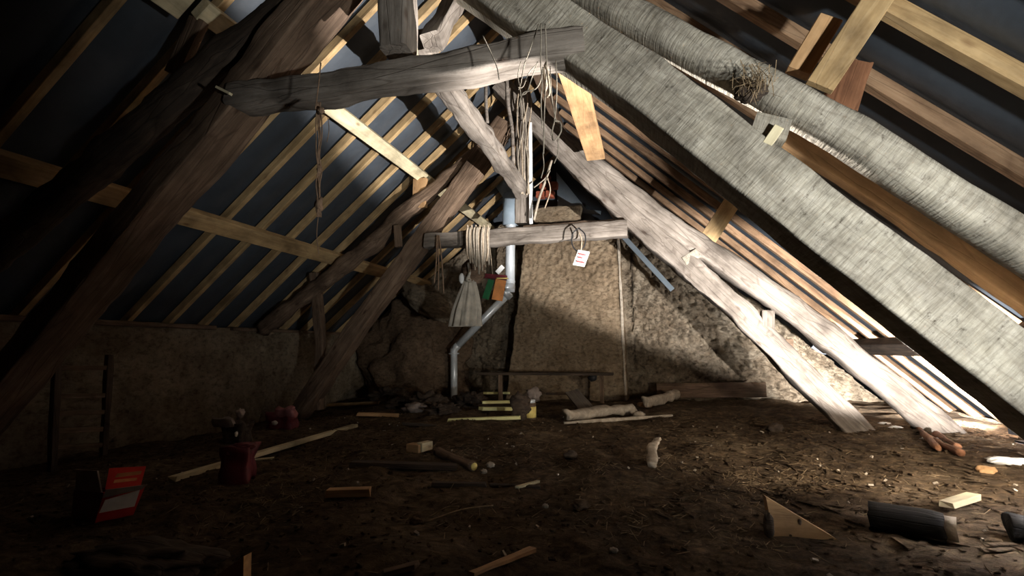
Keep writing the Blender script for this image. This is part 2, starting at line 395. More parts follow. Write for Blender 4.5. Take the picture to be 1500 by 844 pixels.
t2 = empty('roof_truss', (-1.17, T2, 0), 'far timber roof truss before the chimney, low collar hung with twine', 'truss')
F = T2 - .10
pr = inplane([((745, 105), (715, 135)), ((800, 160), (775, 200)), ((930, 290), (905, 335)), ((1100, 432), (1070, 478)), ((1275, 600), (1215, 632)), ((1310, 640), (1250, 670))], F, .18)
beam('principal_rafter', pr, .19, .20, OLD, t2, rough=.014, rnd=.2, seg=.05)
lr = inplane([((720, 165), (755, 185)), ((680, 232), (710, 250)), ((580, 352), (625, 380)), ((500, 465), (540, 490)), ((415, 600), (455, 605)), ((395, 630), (435, 640))], F, .16)
beam('principal_rafter', lr, .18, .19, BROWN, t2, rough=.008, rnd=.14, seg=.05)
lg = inplane([((800, 165), (790, 190)), ((860, 222), (850, 240)), ((980, 300), (955, 338)), ((1160, 420), (1130, 455)), ((1310, 530), (1275, 575)), ((1465, 665), (1400, 678))], T2 - .1, .2)
beam('rafter_pole', lg, .19, .215, OLD, t2, rough=.010, rnd=.5, seg=.05)
lg = inplane([((725, 180), (745, 205)), ((650, 240), (675, 265)), ((560, 305), (600, 325)), ((520, 350), (555, 372)), ((445, 395), (480, 440)), ((360, 465), (400, 500))], T2 - .05, .12)
beam('rafter_pole', lg, .15, .17, BROWN, t2, rough=.022, rnd=.8, seg=.05)
cb = inplane([((622, 340), (622, 364)), ((760, 332), (760, 357)), ((918, 320), (918, 347))], F - .05, .12)
beam('collar_beam', cb, .15, .155, OLD, t2, rough=.010, rnd=.2, seg=.05)
beam('king_post', [P(766, 328, y=T2), P(766, 120, y=T2)], .13, .135, OLD, t2, rough=.010, rnd=.2)
tag(plank('lath', P(778, 328, y=T2 - .1), P(777, 180, y=T2 - .1), .03, .03, WHITE, t2), 'white strip standing in for the lit edge of the post')  # white colour stands in for the lit right edge of the king post
beam('ridge_brace', [P(766, 282, x=-1.17), P(712, 205, x=-1.17), P(655, 128, x=-1.17), P(610, 60, x=-1.17)], .13, .12, OLD, t2, side=(1, 0, 0), rough=.012, rnd=.3)
beam('prop', [P(462, 400, y=T2 + .05), P(470, 505, y=T2 + .05), P(466, 600, y=T2 + .05)], .09, .10, BROWN, t2, rough=.008)
plank('prop', P(1036, 352, y=T2), P(1078, 288, y=T2), .05, .15, PINE, t2)
plank('prop', P(615, 305, y=T2), P(616, 262, y=T2), .05, .16, TAN, t2)
plank('prop', P(584, 362, y=T2 - .08), P(582, 330, y=T2 - .08), .05, .07, BROWN, t2)
beam('packing_block', [P(1002, 385, y=T2 - .05), P(1022, 372, y=T2 - .05)], .13, .09, HEWN, t2, rough=.006)
plank('packing_block', P(1124, 498, y=T2 - .05), P(1124, 455, y=T2 - .05), .10, .10, OLD, t2)
beam('collar_stub', [P(1133, 505, y=T2 + .15), P(1160, 505, y=T2 + .15)], .08, .1, BROWN, t2)

# ---------------------------------------------------------------- purlins and ridge
def along(name, x, z, y0, y1, w, t, m, n, label, cat='purlin', hew=False):
    side = Vector((n.z, 0, -n.x))
    fn = beam if hew else plank
    o = fn(name, [(x, y0, z), (x, y1, z)], w, t, m, None, side) if hew else plank(name, (x, y0, z), (x, y1, z), w, t, m, None, side)
    return tag(o, label, cat)
along('purlin', -3.44, 1.745, -1.0, 7.4, .15, .065, PINE, nL, 'new pine purlin running low across the left slope above the limed wall')
along('purlin', -2.36, 2.61, -1.0, 1.95, .23, .07, PALE, nL, 'short pale pine purlin end resting on near truss, top left corner')
along('purlin', -2.36, 2.615, 2.02, 7.4, .12, .07, PALE, nL, 'pale pine purlin high on the left slope between the two trusses')
along('purlin', 2.16, .70, 1.9, 7.3, .15, .10, DARKW, nR, 'dark brown purlin low at the right eave across the glaring rafters')
q = P(872, 228, y=4.5)
along('purlin', q.x, q.z, 4.55, 1.2, .17, .05, TAN, Vector((0, 0, 1)), 'broad tan pine purlin high on the right slope beside the hanging twine')
along('ridge_beam', RX, RZ - .16, -1.0, 7.4, .08, .16, BROWN, Vector((0, 0, 1)), 'brown ridge beam along the roof apex above both king posts', 'ridge beam')
# yellow sawn rafter lying just behind the near truss on the right
o = beam('propping_timber', [P(1128, 186, y=2.35), P(1300, 296, y=2.35), P(1500, 437, y=2.35), P(1720, 600, y=2.35)], .07, .085, TAN, None, rough=.005)
tag(o, 'rough orange-tan timber slanting between hewn rafter and round pole, right side', 'timber')
# grey sheet timber along the gable edge
o = plank('gable_batten', P(905, 338, y=7.2), P(985, 425, y=7.2), .04, .07, BLUE); tag(o, 'blue-grey batten slanting down the gable edge right of the chimney', 'batten')

# ---------------------------------------------------------------- chimney
ch = empty('chimney_breast', (-1.15, 7.2, 0), 'tapering earth-rendered chimney breast against the gable wall', 'chimney')
def chim(u, t):   # u runs round left side, front, right side
    z = -.15 + t * 2.62
    xl = np.interp(z, [0, 2.4], [-2.0, -1.72]); xr = np.interp(z, [0, 2.4], [-.30, -.36]); yf = np.interp(z, [0, 2.4], [6.98, 7.10])
    if u < .12: x, y = xl, 7.55 + (yf - 7.55) * u / .12
    elif u > .88: x, y = xr, yf + (7.55 - yf) * (u - .88) / .12
    else: x, y = xl + (xr - xl) * (u - .12) / .76, yf
    q = (x, y, z * 1.3); d = nz(q, 2.2, 5) * .03 + nz(q, 8, 6) * .022 + nz(q, 17, 2) * .013 * (1 + 1.4 * z)
    if .13 < u < .87: y += d
    else: x += d * .5
    return (x - ch.location.x, y - ch.location.y, z)
grid_mesh('body', sorted(set([i / 100 for i in range(101)] + [.12, .88])), [i / 90 for i in range(91)], chim, COBC, ch)
tag(beam('corner_bead', [(-.32, 6.98, 0), (-.36, 7.09, 2.38)], .03, .03, STONE, ch, rough=.006), 'pale worn right corner')
beam('lintel', [(-1.75, 7.15, 2.5), (-.4, 7.15, 2.5)], .16, .10, BROWN, ch, rough=.012)
stk = tag(beam('stack', [P(785, 318, y=7.25), P(852, 314, y=7.25)], .3, .22, COBC, ch, rough=.012), 'brown rendered stack base')
for i, (px, py) in enumerate([(792, 286), (806, 285), (797, 273), (811, 272), (800, 262)]):
    plank('brick', P(px - 6, py, y=7.35), P(px + 6, py, y=7.35), .12, .10, RBRICK, ch)
pn = empty('flashing_sheet', P(835, 290, y=7.5), 'pale blue-grey sheet fixed in the gable apex behind the chimney', 'sheet')
a = [P(815, 252, y=7.5), P(880, 332, y=7.5), P(818, 332, y=7.5)]
me = mesh('panel', [p - pn.location for p in a] + [p - pn.location + Vector((0, .02, 0)) for p in a], [(0, 1, 2), (5, 4, 3), (0, 3, 4, 1), (1, 4, 5, 2), (2, 5, 3, 0)])
link('panel', me, BLUE, pn); plank('rail', P(780, 303, y=7.4), P(880, 312, y=7.4), .03, .06, BLUE, pn)

# dark broken wall and rounded cob lump left of the chimney
def lump(name, c, r, m, seed, amp=.3, parent=None, sub=4, rot=None, freq=2.2):
    bm = bmesh.new(); bmesh.ops.create_icosphere(bm, subdivisions=sub, radius=1)
    for v in bm.verts:
        q = v.co.copy(); k = 1 + amp * nz(q, freq, seed) + amp * .4 * nz(q, freq * 3, seed); v.co = Vector((q.x * r[0] * k, q.y * r[1] * k, q.z * r[2] * k))
    if rot: bmesh.ops.rotate(bm, verts=bm.verts[:], matrix=Matrix.Rotation(rot[0], 3, rot[1]))
    me = D.meshes.new(name); bm.to_mesh(me); bm.free()
    o = link(name, me, m, parent, True); o.location = Vector(c) - (parent.location if parent else Vector()); return o
o = lump('cob_lump', P(630, 443, y=6.5), (.50, .25, .19), COB, 3, .3, rot=(.5, 'Y')); tag(o, 'rounded brown cob lump on top of broken wall left of stovepipe', 'cob lump')
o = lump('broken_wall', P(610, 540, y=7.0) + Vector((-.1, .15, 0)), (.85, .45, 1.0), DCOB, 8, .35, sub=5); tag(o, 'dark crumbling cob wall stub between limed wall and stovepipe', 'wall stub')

# ---------------------------------------------------------------- stovepipe
sp = empty('stovepipe', P(665, 582, y=6.75), 'galvanised stovepipe rising with two bends beside the chimney', 'stovepipe')
y0 = 6.75
A = [P(665, 586, y=y0), P(665, 512, y=y0), P(747, 428, y=y0), P(748, 292, y=y0)]
r0 = .068
tube('pipe_section', [A[0], A[1]], r0 * .72, GALV, sp, 20)
tube('elbow', [A[1] - Vector((0, 0, .06)), A[1] - Vector((0, 0, .01)), A[1] + (A[2] - A[1]).normalized() * .05, A[1] + (A[2] - A[1]).normalized() * .09], r0 * .8, GALV, sp, 20)
tube('pipe_section', [A[1], A[2]], r0 * .78, GALV, sp, 20)
tube('elbow', [A[2] - (A[2] - A[1]).normalized() * .09, A[2] - (A[2] - A[1]).normalized() * .03, A[2] + Vector((0, 0, .05)), A[2] + Vector((0, 0, .12))], r0 * 1.08, GALV, sp, 20)
tube('pipe_section', [A[2], A[3]], r0 * 1.0, GALV, sp, 20)
tube('pipe_section', [P(748, 330, y=y0), P(748, 285, y=y0)], .115, BLUE, sp, 20)
tube('roof_collar', [P(745, 286, y=y0), P(738, 262, y=y0)], .13, BLUE, sp, 20, rad=[.09, .17])
for q in (A[2] + Vector((0, 0, .14)), A[1] - Vector((0, 0, .07)), P(748, 332, y=y0)):
    tube('joint_band', [q, q + Vector((0, 0, .02))], r0 * (1.12 if q is not A[1] else .9), GALV, sp, 20)

# ---------------------------------------------------------------- ropes and hanging things
def hang(name, pxs, y, r, m, label, cat='rope', parent=None, n=6, k=5, jit=0):
    pts = curve_pts([P(a, b, y=y) + Vector((0, random.uniform(-jit, jit), 0)) for a, b in pxs], n)
    o = tube(name, pts, r, m, parent, k)
    if label: tag(o, label, cat)
    return o
o = empty('rope', P(465, 150, y=1.72), 'knotted brown rope hanging from left end of the near collar', 'rope')
hang('loop', [(470, 92), (466, 130), (462, 160)], 1.70, .0028, ROPE, None, parent=o)
for i in range(5):
    x = 465 + i * 1.2; rj = lambda: random.uniform(-2.6, 2.6)
    hang('strand', [(x, 150), (x + rj(), 175), (x + rj(), 200), (x + rj(), 225), (x + rj(), 250), (x + rj(), 270), (x + rj(), 295), (x, 318)], 1.75 + .004 * i, .0028, ROPE, None, parent=o, jit=.004)
lump('knot', P(467, 300, y=1.76), (.016, .015, .035), ROPE, 4, .5, o, 3); lump('knot', P(468, 248, y=1.76), (.011, .012, .018), ROPE, 5, .5, o, 3); lump('knot', P(470, 162, y=1.74), (.014, .012, .016), ROPE, 6, .5, o, 3)
hang('frayed_end', [(480, 170), (482, 190), (479, 208)], 1.75, .0015, ROPE, None, parent=o)
hang('frayed_end', [(466, 318), (464, 345), (467, 372)], 1.76, .002, ROPE, None, parent=o)

o = empty('twine_loops', P(795, 40, y=1.72), 'tangle of pale twine loops tied round right end of near collar', 'twine')
yy = 1.73
for pts, r in (([(793, 36), (793, 62), (792, 90), (794, 120), (793, 150), (795, 190)], .0026), ([(799, 36), (800, 70), (800, 100), (798, 140), (797, 180), (796, 225)], .0026),
            ([(790, 38), (775, 72), (768, 92), (762, 120), (759, 130)], .0024), ([(786, 95), (776, 108), (766, 126), (760, 130)], .002), ([(788, 92), (780, 115), (772, 136), (762, 142)], .002),
            ([(796, 100), (792, 122), (783, 132), (768, 138), (760, 148)], .0024), ([(815, 90), (816, 130), (814, 165), (811, 182), (808, 200)], .0024),
            ([(805, 95), (808, 140), (814, 175), (822, 190), (818, 206)], .0022), ([(812, 178), (820, 178), (822, 195), (812, 208), (808, 192), (812, 178)], .003),
            ([(798, 95), (803, 110), (805, 135), (800, 140)], .0045), ([(800, 90), (797, 105), (801, 125), (798, 138)], .005), ([(707, 52), (718, 75), (728, 98), (732, 118)], .0024),
            ([(762, 88), (758, 110), (762, 140), (756, 165)], .002), ([(818, 205), (817, 225), (812, 240)], .002), ([(796, 225), (797, 245), (793, 262)], .002)):
    hang('strand', pts, yy + random.uniform(-.02, .02), r, PALET if r < .004 else TWINE, None, parent=o, jit=.012)
o = empty('twine_bundle', P(766, 140, y=4.6), 'fraying twine wound down the far king post', 'twine')
for i in range(7):
    x = 760 + i * 2.3
    hang('strand', [(x, 120), (x + random.uniform(-7, 7), 150), (x + random.uniform(-7, 7), 190), (x + random.uniform(-6, 6), 230), (x + random.uniform(-5, 5), 285)], 4.58 + .01 * i, .007, TWINE if i % 2 else PALET, None, parent=o, jit=.02)
hang('strand', [(742, 105), (744, 150), (750, 190), (752, 240)], 4.3, .02, OLD, None, parent=o)
hang('strand', [(712, 112), (712, 150), (714, 180)], 4.3, .018, OLD, None, parent=o)
o = empty('twine_tail', P(808, 240, y=4.7), 'loose pale cords crossing right of the far king post', 'twine')
hang('strand', [(808, 235), (800, 262), (790, 290), (782, 322)], 4.66, .014, PALET, None, parent=o); hang('strand', [(802, 260), (806, 280), (798, 305)], 4.62, .006, TWINE, None, parent=o); hang('strand', [(782, 275), (798, 262), (806, 250)], 4.64, .006, PALET, None, parent=o)

o = empty('twine_hank', P(700, 332, y=4.5), 'thick hank of pale twine draped over the far collar', 'twine')
for i in range(17):
    x = 684 + i * 2.0; b = 400 - abs(i - 9) * 2.2 + random.uniform(-5, 4)
    hang('strand', [(x + 1, 333), (x - .5, 345), (x + random.uniform(-1, 1), 368), (x * .93 + 49 + random.uniform(-2, 2), b)], 4.58 + random.uniform(-.012, .012), .0095, PALET if i % 3 else TWINE, None, parent=o)
for i in range(17):
    x = 684 + i * 2.0
    hang('strand', [(x + 1, 336), (x + 1, 331), (x + .6, 330)], 4.58, .0095, TWINE, None, parent=o) if i % 3 == 0 else None
o = empty('hanging_sack', P(685, 405, y=4.9), 'pale grey cloth sack hanging below the twine hank', 'sack')
def sack(u, t):
    a = u * 2 * math.pi; zt = t
    w = np.interp(zt, [0, .1, .35, .7, 1], [.055, .06, .10, .15, .17]) * (1 + .13 * math.sin(a * 9 + 3 * zt) + .06 * math.sin(a * 17))
    c = P(688 - 6 * zt, 402 + 76 * zt, y=4.95) - o.location
    return (c.x + math.cos(a) * w, c.y + math.sin(a) * w * .45, c.z)
grid_mesh('cloth', [i / 90 for i in range(91)], [i / 20 for i in range(21)], sack, CLOTH, o)
hang('tie', [(686, 385), (688, 400), (684, 410), (690, 412)], 4.88, .016, CLOTH, None, parent=o)
lump('cap', P(676, 408, y=4.92), (.03, .02, .06), WHITE, 3, .2, o, 2)
lump('cloth_fold', P(692, 398, y=4.98), (.13, .06, .14), BROWN, 6, .3, o, 3)
o = empty('seed_packet', P(722, 420, y=5.2), 'green and orange packet hanging beside the stovepipe bend', 'packet')
plank('green_panel', P(711, 438, y=5.2), P(720, 410, y=5.2), .03, .07, GREEN, o)
plank('orange_panel', P(728, 440, y=5.18), P(734, 410, y=5.18), .02, .12, ORANGE, o)
plank('maroon_top', P(708, 404, y=5.2), P(742, 407, y=5.2), .05, .05, MAROON, o)
plank('string', P(722, 404, y=5.2), P(716, 345, y=5.2), .005, .005, TWINE, o)
plank('yellow_lid', P(728, 408, y=5.17), P(744, 408, y=5.17), .03, .012, YEL, o)
o = plank('paper_scrap', P(728, 400, y=5.1), P(737, 390, y=5.1), .01, .05, WHITE); tag(o, 'small white paper scrap stuck above the green and orange packet', 'paper')
for i, (a, b) in enumerate(((634, 640), (642, 645), (648, 655))):
    pass
o = empty('cord_pair', P(640, 360, y=4.6), 'thin brown cords dangling from left end of the far collar', 'cord')
for a, b, c in ((640, 636, 415), (641, 642, 425), (643, 650, 430)): hang('strand', [(a, 345), ((a + b) / 2 + 1, 385), (b, c)], 4.62, .008, ROPE, None, parent=o)
# wire loop with paper tag
o = empty('paper_tag', P(850, 345, y=4.55), 'white paper tag with red marks hanging on a dark wire loop', 'tag')
hang('wire_loop', [(848, 334), (839, 342), (838, 358), (846, 368), (856, 360), (857, 344), (848, 334)], 4.56, .0065, BLACK, None, parent=o)
hang('string', [(848, 340), (852, 352), (851, 368)], 4.55, .007, TWINE, None, parent=o)
c = [P(847, 366, y=4.54), P(864, 369, y=4.55), P(856, 391, y=4.53), P(839, 388, y=4.54)]
me = mesh('paper', [p - o.location for p in c] + [p - o.location + Vector((0, .006, 0)) for p in c], [(0, 1, 2, 3), (7, 6, 5, 4), (0, 4, 5, 1), (1, 5, 6, 2), (2, 6, 7, 3), (3, 7, 4, 0)])
link('paper', me, WHITE, o)
for a, b in (((848, 372), (858, 374)), ((847, 377), (853, 378)), ((845, 383), (856, 385))):
    plank('red_print', P(*a, y=4.522), P(*b, y=4.522), .002, .014, flat('red_ink', (.7, .12, .12)), o)
# nest of dry grass stuffed above the packing block
o = empty('dry_nest', P(1100, 135, y=1.9), 'dry straw nest stuffed between round pole and packing block', 'nest')
VS = []; FS = []
for i in range(170):
    a = random.uniform(0, 6.28); c = Vector((random.gauss(0, .028), random.gauss(0, .03), random.gauss(0, .02)))
    d = Vector((math.cos(a), random.uniform(-.6, .6), math.sin(a))) * random.uniform(.012, .032); w = Vector((0, 0, 1)).cross(d).normalized() * .0013
    b = len(VS); VS += [c - d - w, c - d + w, c + d + w + Vector((0, 0, .01)), c + d - w + Vector((0, 0, .01))]; FS.append((b, b + 1, b + 2, b + 3))
st = link('straw', mesh('straw', VS, FS), STRAW, o); st['kind'] = 'stuff'; st.location = (0, -.07, 0)
lump('core', P(1100, 135, y=1.9), (.055, .05, .035), DARKW, 3, .4, o, 3)

# ---------------------------------------------------------------- things on the floor
def on(px, py, dz=0):
    p = P(px, py, z=0)
    for _ in range(4): p = P(px, py, z=fz(p.x, p.y))
    return p + Vector((0, 0, dz))
def bar(name, a, b, w, t, m, label, cat, lift=0, hew=False, rough=.006, rnd=.2, sizes=None):
    pa = on(*a); pb = on(*b); pa.z += t / 2 + lift; pb.z += t / 2 + lift
    d = (pb - pa); sd = Vector((-d.y, d.x, 0))
    o = beam(name, [pa, pb], w, t, m, None, sd, rough, rnd, .03, sizes) if hew else plank(name, pa, pb, w, t, m, None, sd, .01)
    return tag(o, label, cat)
bar('batten', (252, 706), (520, 626), .05, .028, PALE, 'long pale new batten lying behind the maroon sack, left floor', 'batten')
bar('batten', (366, 678), (400, 675), .035, .02, PALE, 'short pale offcut just right of the maroon sack', 'batten')
bar('batten', (452, 597), (556, 592), .07, .04, PINE, 'pine batten on the floor right of the far left rafter foot', 'batten')
bar('batten', (496, 588), (574, 584), .05, .03, BROWN, 'thin brown batten behind the pine batten near the wall stub', 'batten')
bar('batten', (524, 609), (584, 611), .06, .035, TAN, 'brown batten with a pale end lying before the wall stub', 'batten')
bar('batten', (590, 622), (648, 626), .05, .02, DARKW, 'dark thin stick on the floor in front of the stovepipe', 'stick')
bar('slat', (656, 618), (762, 614), .06, .03, LIMEY, 'longest yellow-green slat, lying nearest the camera before the jar', 'slat')
bar('slat', (704, 604), (752, 604), .09, .035, LIMEY, 'yellow-green slat, lowest of the three behind the long one', 'slat', .02)
bar('slat', (706, 599), (750, 598), .07, .03, LIMEY, 'yellow-green slat, middle of the three beside the jar', 'slat', .06)
bar('slat', (710, 589), (745, 588), .06, .03, LIMEY, 'yellow-green slat, topmost of the three beside the jar', 'slat', .10)
bar('batten', (478, 731), (543, 729), .05, .035, TAN, 'flat tan offcut board alone on the dark floor left of centre', 'offcut', 0.01)
bar('dark_plank', (516, 683), (668, 688), .07, .03, DARKW, 'dark old plank half buried beside the round stick', 'plank', 0)
o = bar('round_stick', (640, 668), (694, 690), .05, .05, BROWN, 'round brown stick with a yellow sawn end, centre left', 'stick', hew=True, rnd=1)
e = on(694, 690, .025); d = (on(694, 690) - on(640, 668)).normalized(); tube('sawn_end', [e - d * .002, e + d * .006], .022, YEL, None, 12)
D.objects['sawn_end'].parent = o; D.objects['sawn_end'].matrix_parent_inverse = Matrix(); D.objects['sawn_end'].matrix_basis = o.matrix_basis.inverted() @ Matrix.Translation(e - d * .002)
bar('dark_stick', (632, 712), (712, 713), .035, .02, DARKW, 'thin black stick lying in front of the round stick', 'stick')
bar('dark_stick', (720, 713), (790, 716), .03, .015, DARKW, 'thin black stick to the right of centre floor', 'stick')
bar('wood_splinter', (757, 716), (789, 707), .02, .012, PALE, 'small pale splinter on the central dirt floor', 'splinter')
o = empty('wood_block', on(600, 662), 'small square block with a bright sawn face, left of centre', 'block')
plank('body', on(600, 662, .03), on(618, 664, .03), .07, .055, TAN, o, (0, 1, 0)); plank('sawn_face', on(614, 664, .036), on(630, 660, .036), .05, .058, PALE, o, (0, 1, 0))
for a, b, r, l in (((622, 770), (722, 745), .0045, 'longer pale straw stalk on the floor before the black stick'), ((628, 762), (672, 746), .003, 'shorter straw stalk behind the longer one')):
    pa = on(*a, .012); pb = on(*b, .012); m_ = mid(pa, pb) + Vector((0, .02, .01)); tag(tube('straw_stalk', curve_pts([pa, m_, pb], 8), r, STRAW, None, 5), l, 'stalk')
o = bar('splintered_lath', (690, 850), (780, 812), .022, .012, TAN, 'splintered tan lath pointing up from the bottom edge of the view', 'lath', .01, True, .004)
bar('splintered_lath', (560, 850), (612, 836), .03, .015, BROWN, 'short brown lath at the bottom edge left of the tan one', 'lath', .01)
# stones and bones
for (px, py, s, m_, nm, l, c) in ((718, 684, .022, STONE, 'stone_chip', 'white stone chip right of the round stick end', 'stone'), (836, 671, .035, DARKW, 'stone_chip', 'dark clod with a pale edge in mid floor', 'clod'),
        (709, 693, .016, STONE, 'stone_chip', 'tiny white chip just below the stick end', 'stone'), (799, 744, .012, STONE, 'stone_chip', 'tiny pale pebble in the central dirt', 'stone'), (899, 809, .012, STONE, 'stone_chip', 'tiny white pebble near the bottom, right of centre', 'stone'),
        (1136, 632, .05, DARKW, 'dirt_clod', 'dark clod on the lit floor left of the far right rafter foot', 'clod'), (1446, 695, .035, TAN, 'dirt_clod', 'tan clod at the foot of the right outer pole', 'clod'),
        (852, 745, .03, DCOB, 'dirt_clod', 'brown clod lying in straw in central foreground', 'clod'), (936, 612, .05, STONE, 'stone_chip', 'pale stone beside the split logs near the chimney', 'stone'), (608, 768, .02, DCOB, 'dirt_clod', 'small clod near the straw stalks', 'clod')):
    tag(lump(nm, on(px, py, s * .5), (s * 1.2, s, s * .8), m_, px, .45, None, 3), l, c)
o = beam('jawbone', [on(957, 686, .015), on(955, 672, .03) + Vector((0, 0, .03)), on(964, 662, .03) + Vector((0, 0, .06))], .05, .03, STONE, None, (1, 0, 0), .012, .6, .012); tag(o, 'pale bone-like wood chip standing up, right of centre', 'wood chip')
# split logs, boards near the chimney
bar('split_log', (828, 618), (925, 606), .09, .08, STONE, 'split grey log with a pale end before the bench', 'log', .02, True, .02, .6)
bar('split_log', (826, 622), (985, 611), .045, .03, STONE, 'long thin grey pole lying along the split log', 'pole', .0, True, .008, .5)
o = bar('split_log', (946, 600), (990, 588), .12, .12, STONE, 'short pale log stump right of the bench', 'log', .02, True, .02, .8)
bar('split_log', (936, 597), (952, 597), .07, .06, TAN, 'small pale round billet left of the log stump', 'log', 0, True, .006, 1)
o = tag(plank('leaning_board', on(862, 608, .04), on(838, 596, .18), .16, .025, OLD, None, (1, -.3, 0)), 'short grey board leaning on the split log', 'board')
o = tag(plank('skirting_board', P(962, 572, y=7.1), P(1122, 571, y=7.1), .05, .19, BROWN), 'brown plank standing on edge along the gable foot', 'plank')
# bench
bl = on(735, 590); bn = empty('bench', on(800, 592), 'low dark wooden bench in front of the chimney', 'bench')
yb = bn.location.y
plank('seat', P(704, 547, y=yb), P(898, 548, y=yb), .22, .03, DARKW, bn, (0, 1, 0))
plank('rail', P(800, 577, y=yb + .1), P(850, 577, y=yb + .1), .03, .03, BROWN, bn)
for px in (733, 881):
    for dy in (-.08, .1):
        q = P(px, 549, y=yb + dy); plank('leg', q, Vector((q.x, q.y, fz(q.x, q.y) - .01)), .045, .05, BROWN, bn, (0, 1, 0))
q = P(868, 553, y=yb); lump('knot', q, (.06, .05, .05), BLACK, 4, .3, bn, 2)
# jar and box pile
o = empty('paint_can', on(777, 616), 'small can with a yellow label standing beside the slats', 'can')
b = o.location; tube('body', [b, b + Vector((0, 0, .17))], .055, BROWN, o, 18); tube('label_band', [b + Vector((0, 0, .03)), b + Vector((0, 0, .135))], .058, YEL, o, 18); tube('lid', [b + Vector((0, 0, .17)), b + Vector((0, 0, .20))], .05, GALV, o, 18)
tag(lump('debris_heap', on(764, 612, .09), (.10, .12, .15), DARKW, 12, .5, None, 3), 'dark crumpled heap left of the yellow-labelled can', 'heap')
tag(lump('crumpled_bag', on(782, 598, .16), (.08, .07, .08), GREYP, 15, .6, None, 3), 'crumpled grey scrap behind the yellow-labelled can', 'scrap')
tag(lump('plastic_bag', on(607, 604, .05), (.13, .10, .06), GREYP, 22, .7, None, 3, freq=3), 'crumpled grey plastic bag left of the stovepipe foot', 'bag')
for i, (px, py, w, h) in enumerate(((560, 588, .28, .10), (590, 596, .2, .08), (628, 598, .22, .12), (650, 604, .16, .07), (690, 596, .2, .12), (572, 590, .25, .14))):
    tag(lump('rubble_heap', on(px, py, h * .3), (w, .15, h), DARKW, 40 + i, .7, None, 4, freq=3), 'dark rubble lump, ' + ('before the wall stub', 'between bag and brown battens', 'under the stovepipe', 'right of the stovepipe foot', 'left of the yellow-green slats', 'against the wall stub base')[i], 'rubble')
# triangular offcut
o = empty('triangular_offcut', on(1130, 786), 'triangular orange-tan board offcut standing on the floor, right foreground', 'offcut')
a = [on(1133, 786), on(1231, 791), P(1122, 728, y=on(1133, 786).y)]; a[1].z = a[0].z
th = Vector((-.005, .045, 0)); sh = [p - o.location for p in a]
link('board', mesh('board', sh + [p + th for p in sh], [(0, 1, 2), (5, 4, 3), (0, 3, 4, 1), (1, 4, 5, 2), (2, 5, 3, 0)]), TAN, o)
c = P(1172, 765, y=a[0].y - .004) ; lump('knot', c, (.006, .002, .012), BROWN, 3, .2, o, 2)
tag(lump('dirt_clod', on(1127, 782, .03), (.018, .03, .06), DARKW, 71, .3, None, 3), 'black chunk standing against left edge of the triangular offcut', 'clod')
# charred logs
def charred(a, b, r, label, endlen=.035):
    pa = on(*a, r * .85); pb = on(*b, r * .85); d = (pb - pa).normalized()
    o = empty('charred_log', Vector((pa.x, pa.y, pa.z - r * .85)), label, 'log')
    beam('bark', [pa, pb], r * 2, r * 1.8, BARK, o, (-d.y, d.x, 0), .008, .6, .03)
    beam('sawn_end', [pb - d * .005, pb + d * endlen], r * 1.85, r * 1.75, STONE, o, (-d.y, d.x, 0), .005, .7, .015)
charred((1275, 772), (1385, 792), .052, 'charred black log with a pale sawn end, right foreground')
charred((1478, 788), (1560, 800), .045, 'charred black log cut by the right edge of the view')
bar('wood_wedge', (1388, 755), (1428, 742), .05, .025, PALE, 'pale wood wedge behind the charred log end', 'wedge', .03)
# litter at the foot of the right rafters
for i, (a, b, r) in enumerate((((1338, 625), (1375, 664), .014), ((1360, 648), (1410, 672), .014), ((1370, 640), (1405, 660), .01))):
    bar('broken_stick', a, b, r * 3, r * 3, RED, ('longest reddish broken stick left of outer pole foot', 'reddish broken stick nearest the outer pole foot', 'thin reddish stick behind the other two')[i], 'stick', .01, True, .006, .8)
for i, (px, py, s) in enumerate(((1312, 628, .03), (1296, 622, .03), (1365, 646, .035), (1478, 682, .06))):
    tag(lump('plaster_chip', on(px, py, s * .4), (s * 1.6, s, s * .35), WHITE, i + 80, .5, None, 3), ('bright white chip at the far right rafter foot', 'small white chip beside the far rafter foot', 'white chip by the reddish sticks', 'large white chip in front of outer pole foot at right edge')[i], 'chip')
# board corner, bottom left
o = empty('board_corner', on(332, 852), 'tan board corner cut by the bottom edge, bottom left', 'board')
a = [on(290, 862), on(356, 862), P(357, 815, y=on(345, 862).y)]
sh = [p - o.location for p in a]; th = Vector((0, .03, 0))
link('board', mesh('board', sh + [p + th for p in sh], [(0, 1, 2), (5, 4, 3), (0, 3, 4, 1), (1, 4, 5, 2), (2, 5, 3, 0)]), TAN, o)
tag(lump('dirt_clod', on(210, 830, .02), (.25, .12, .04), DARKW, 91, .4, None, 4), 'low dark heap in the bottom left corner', 'heap')

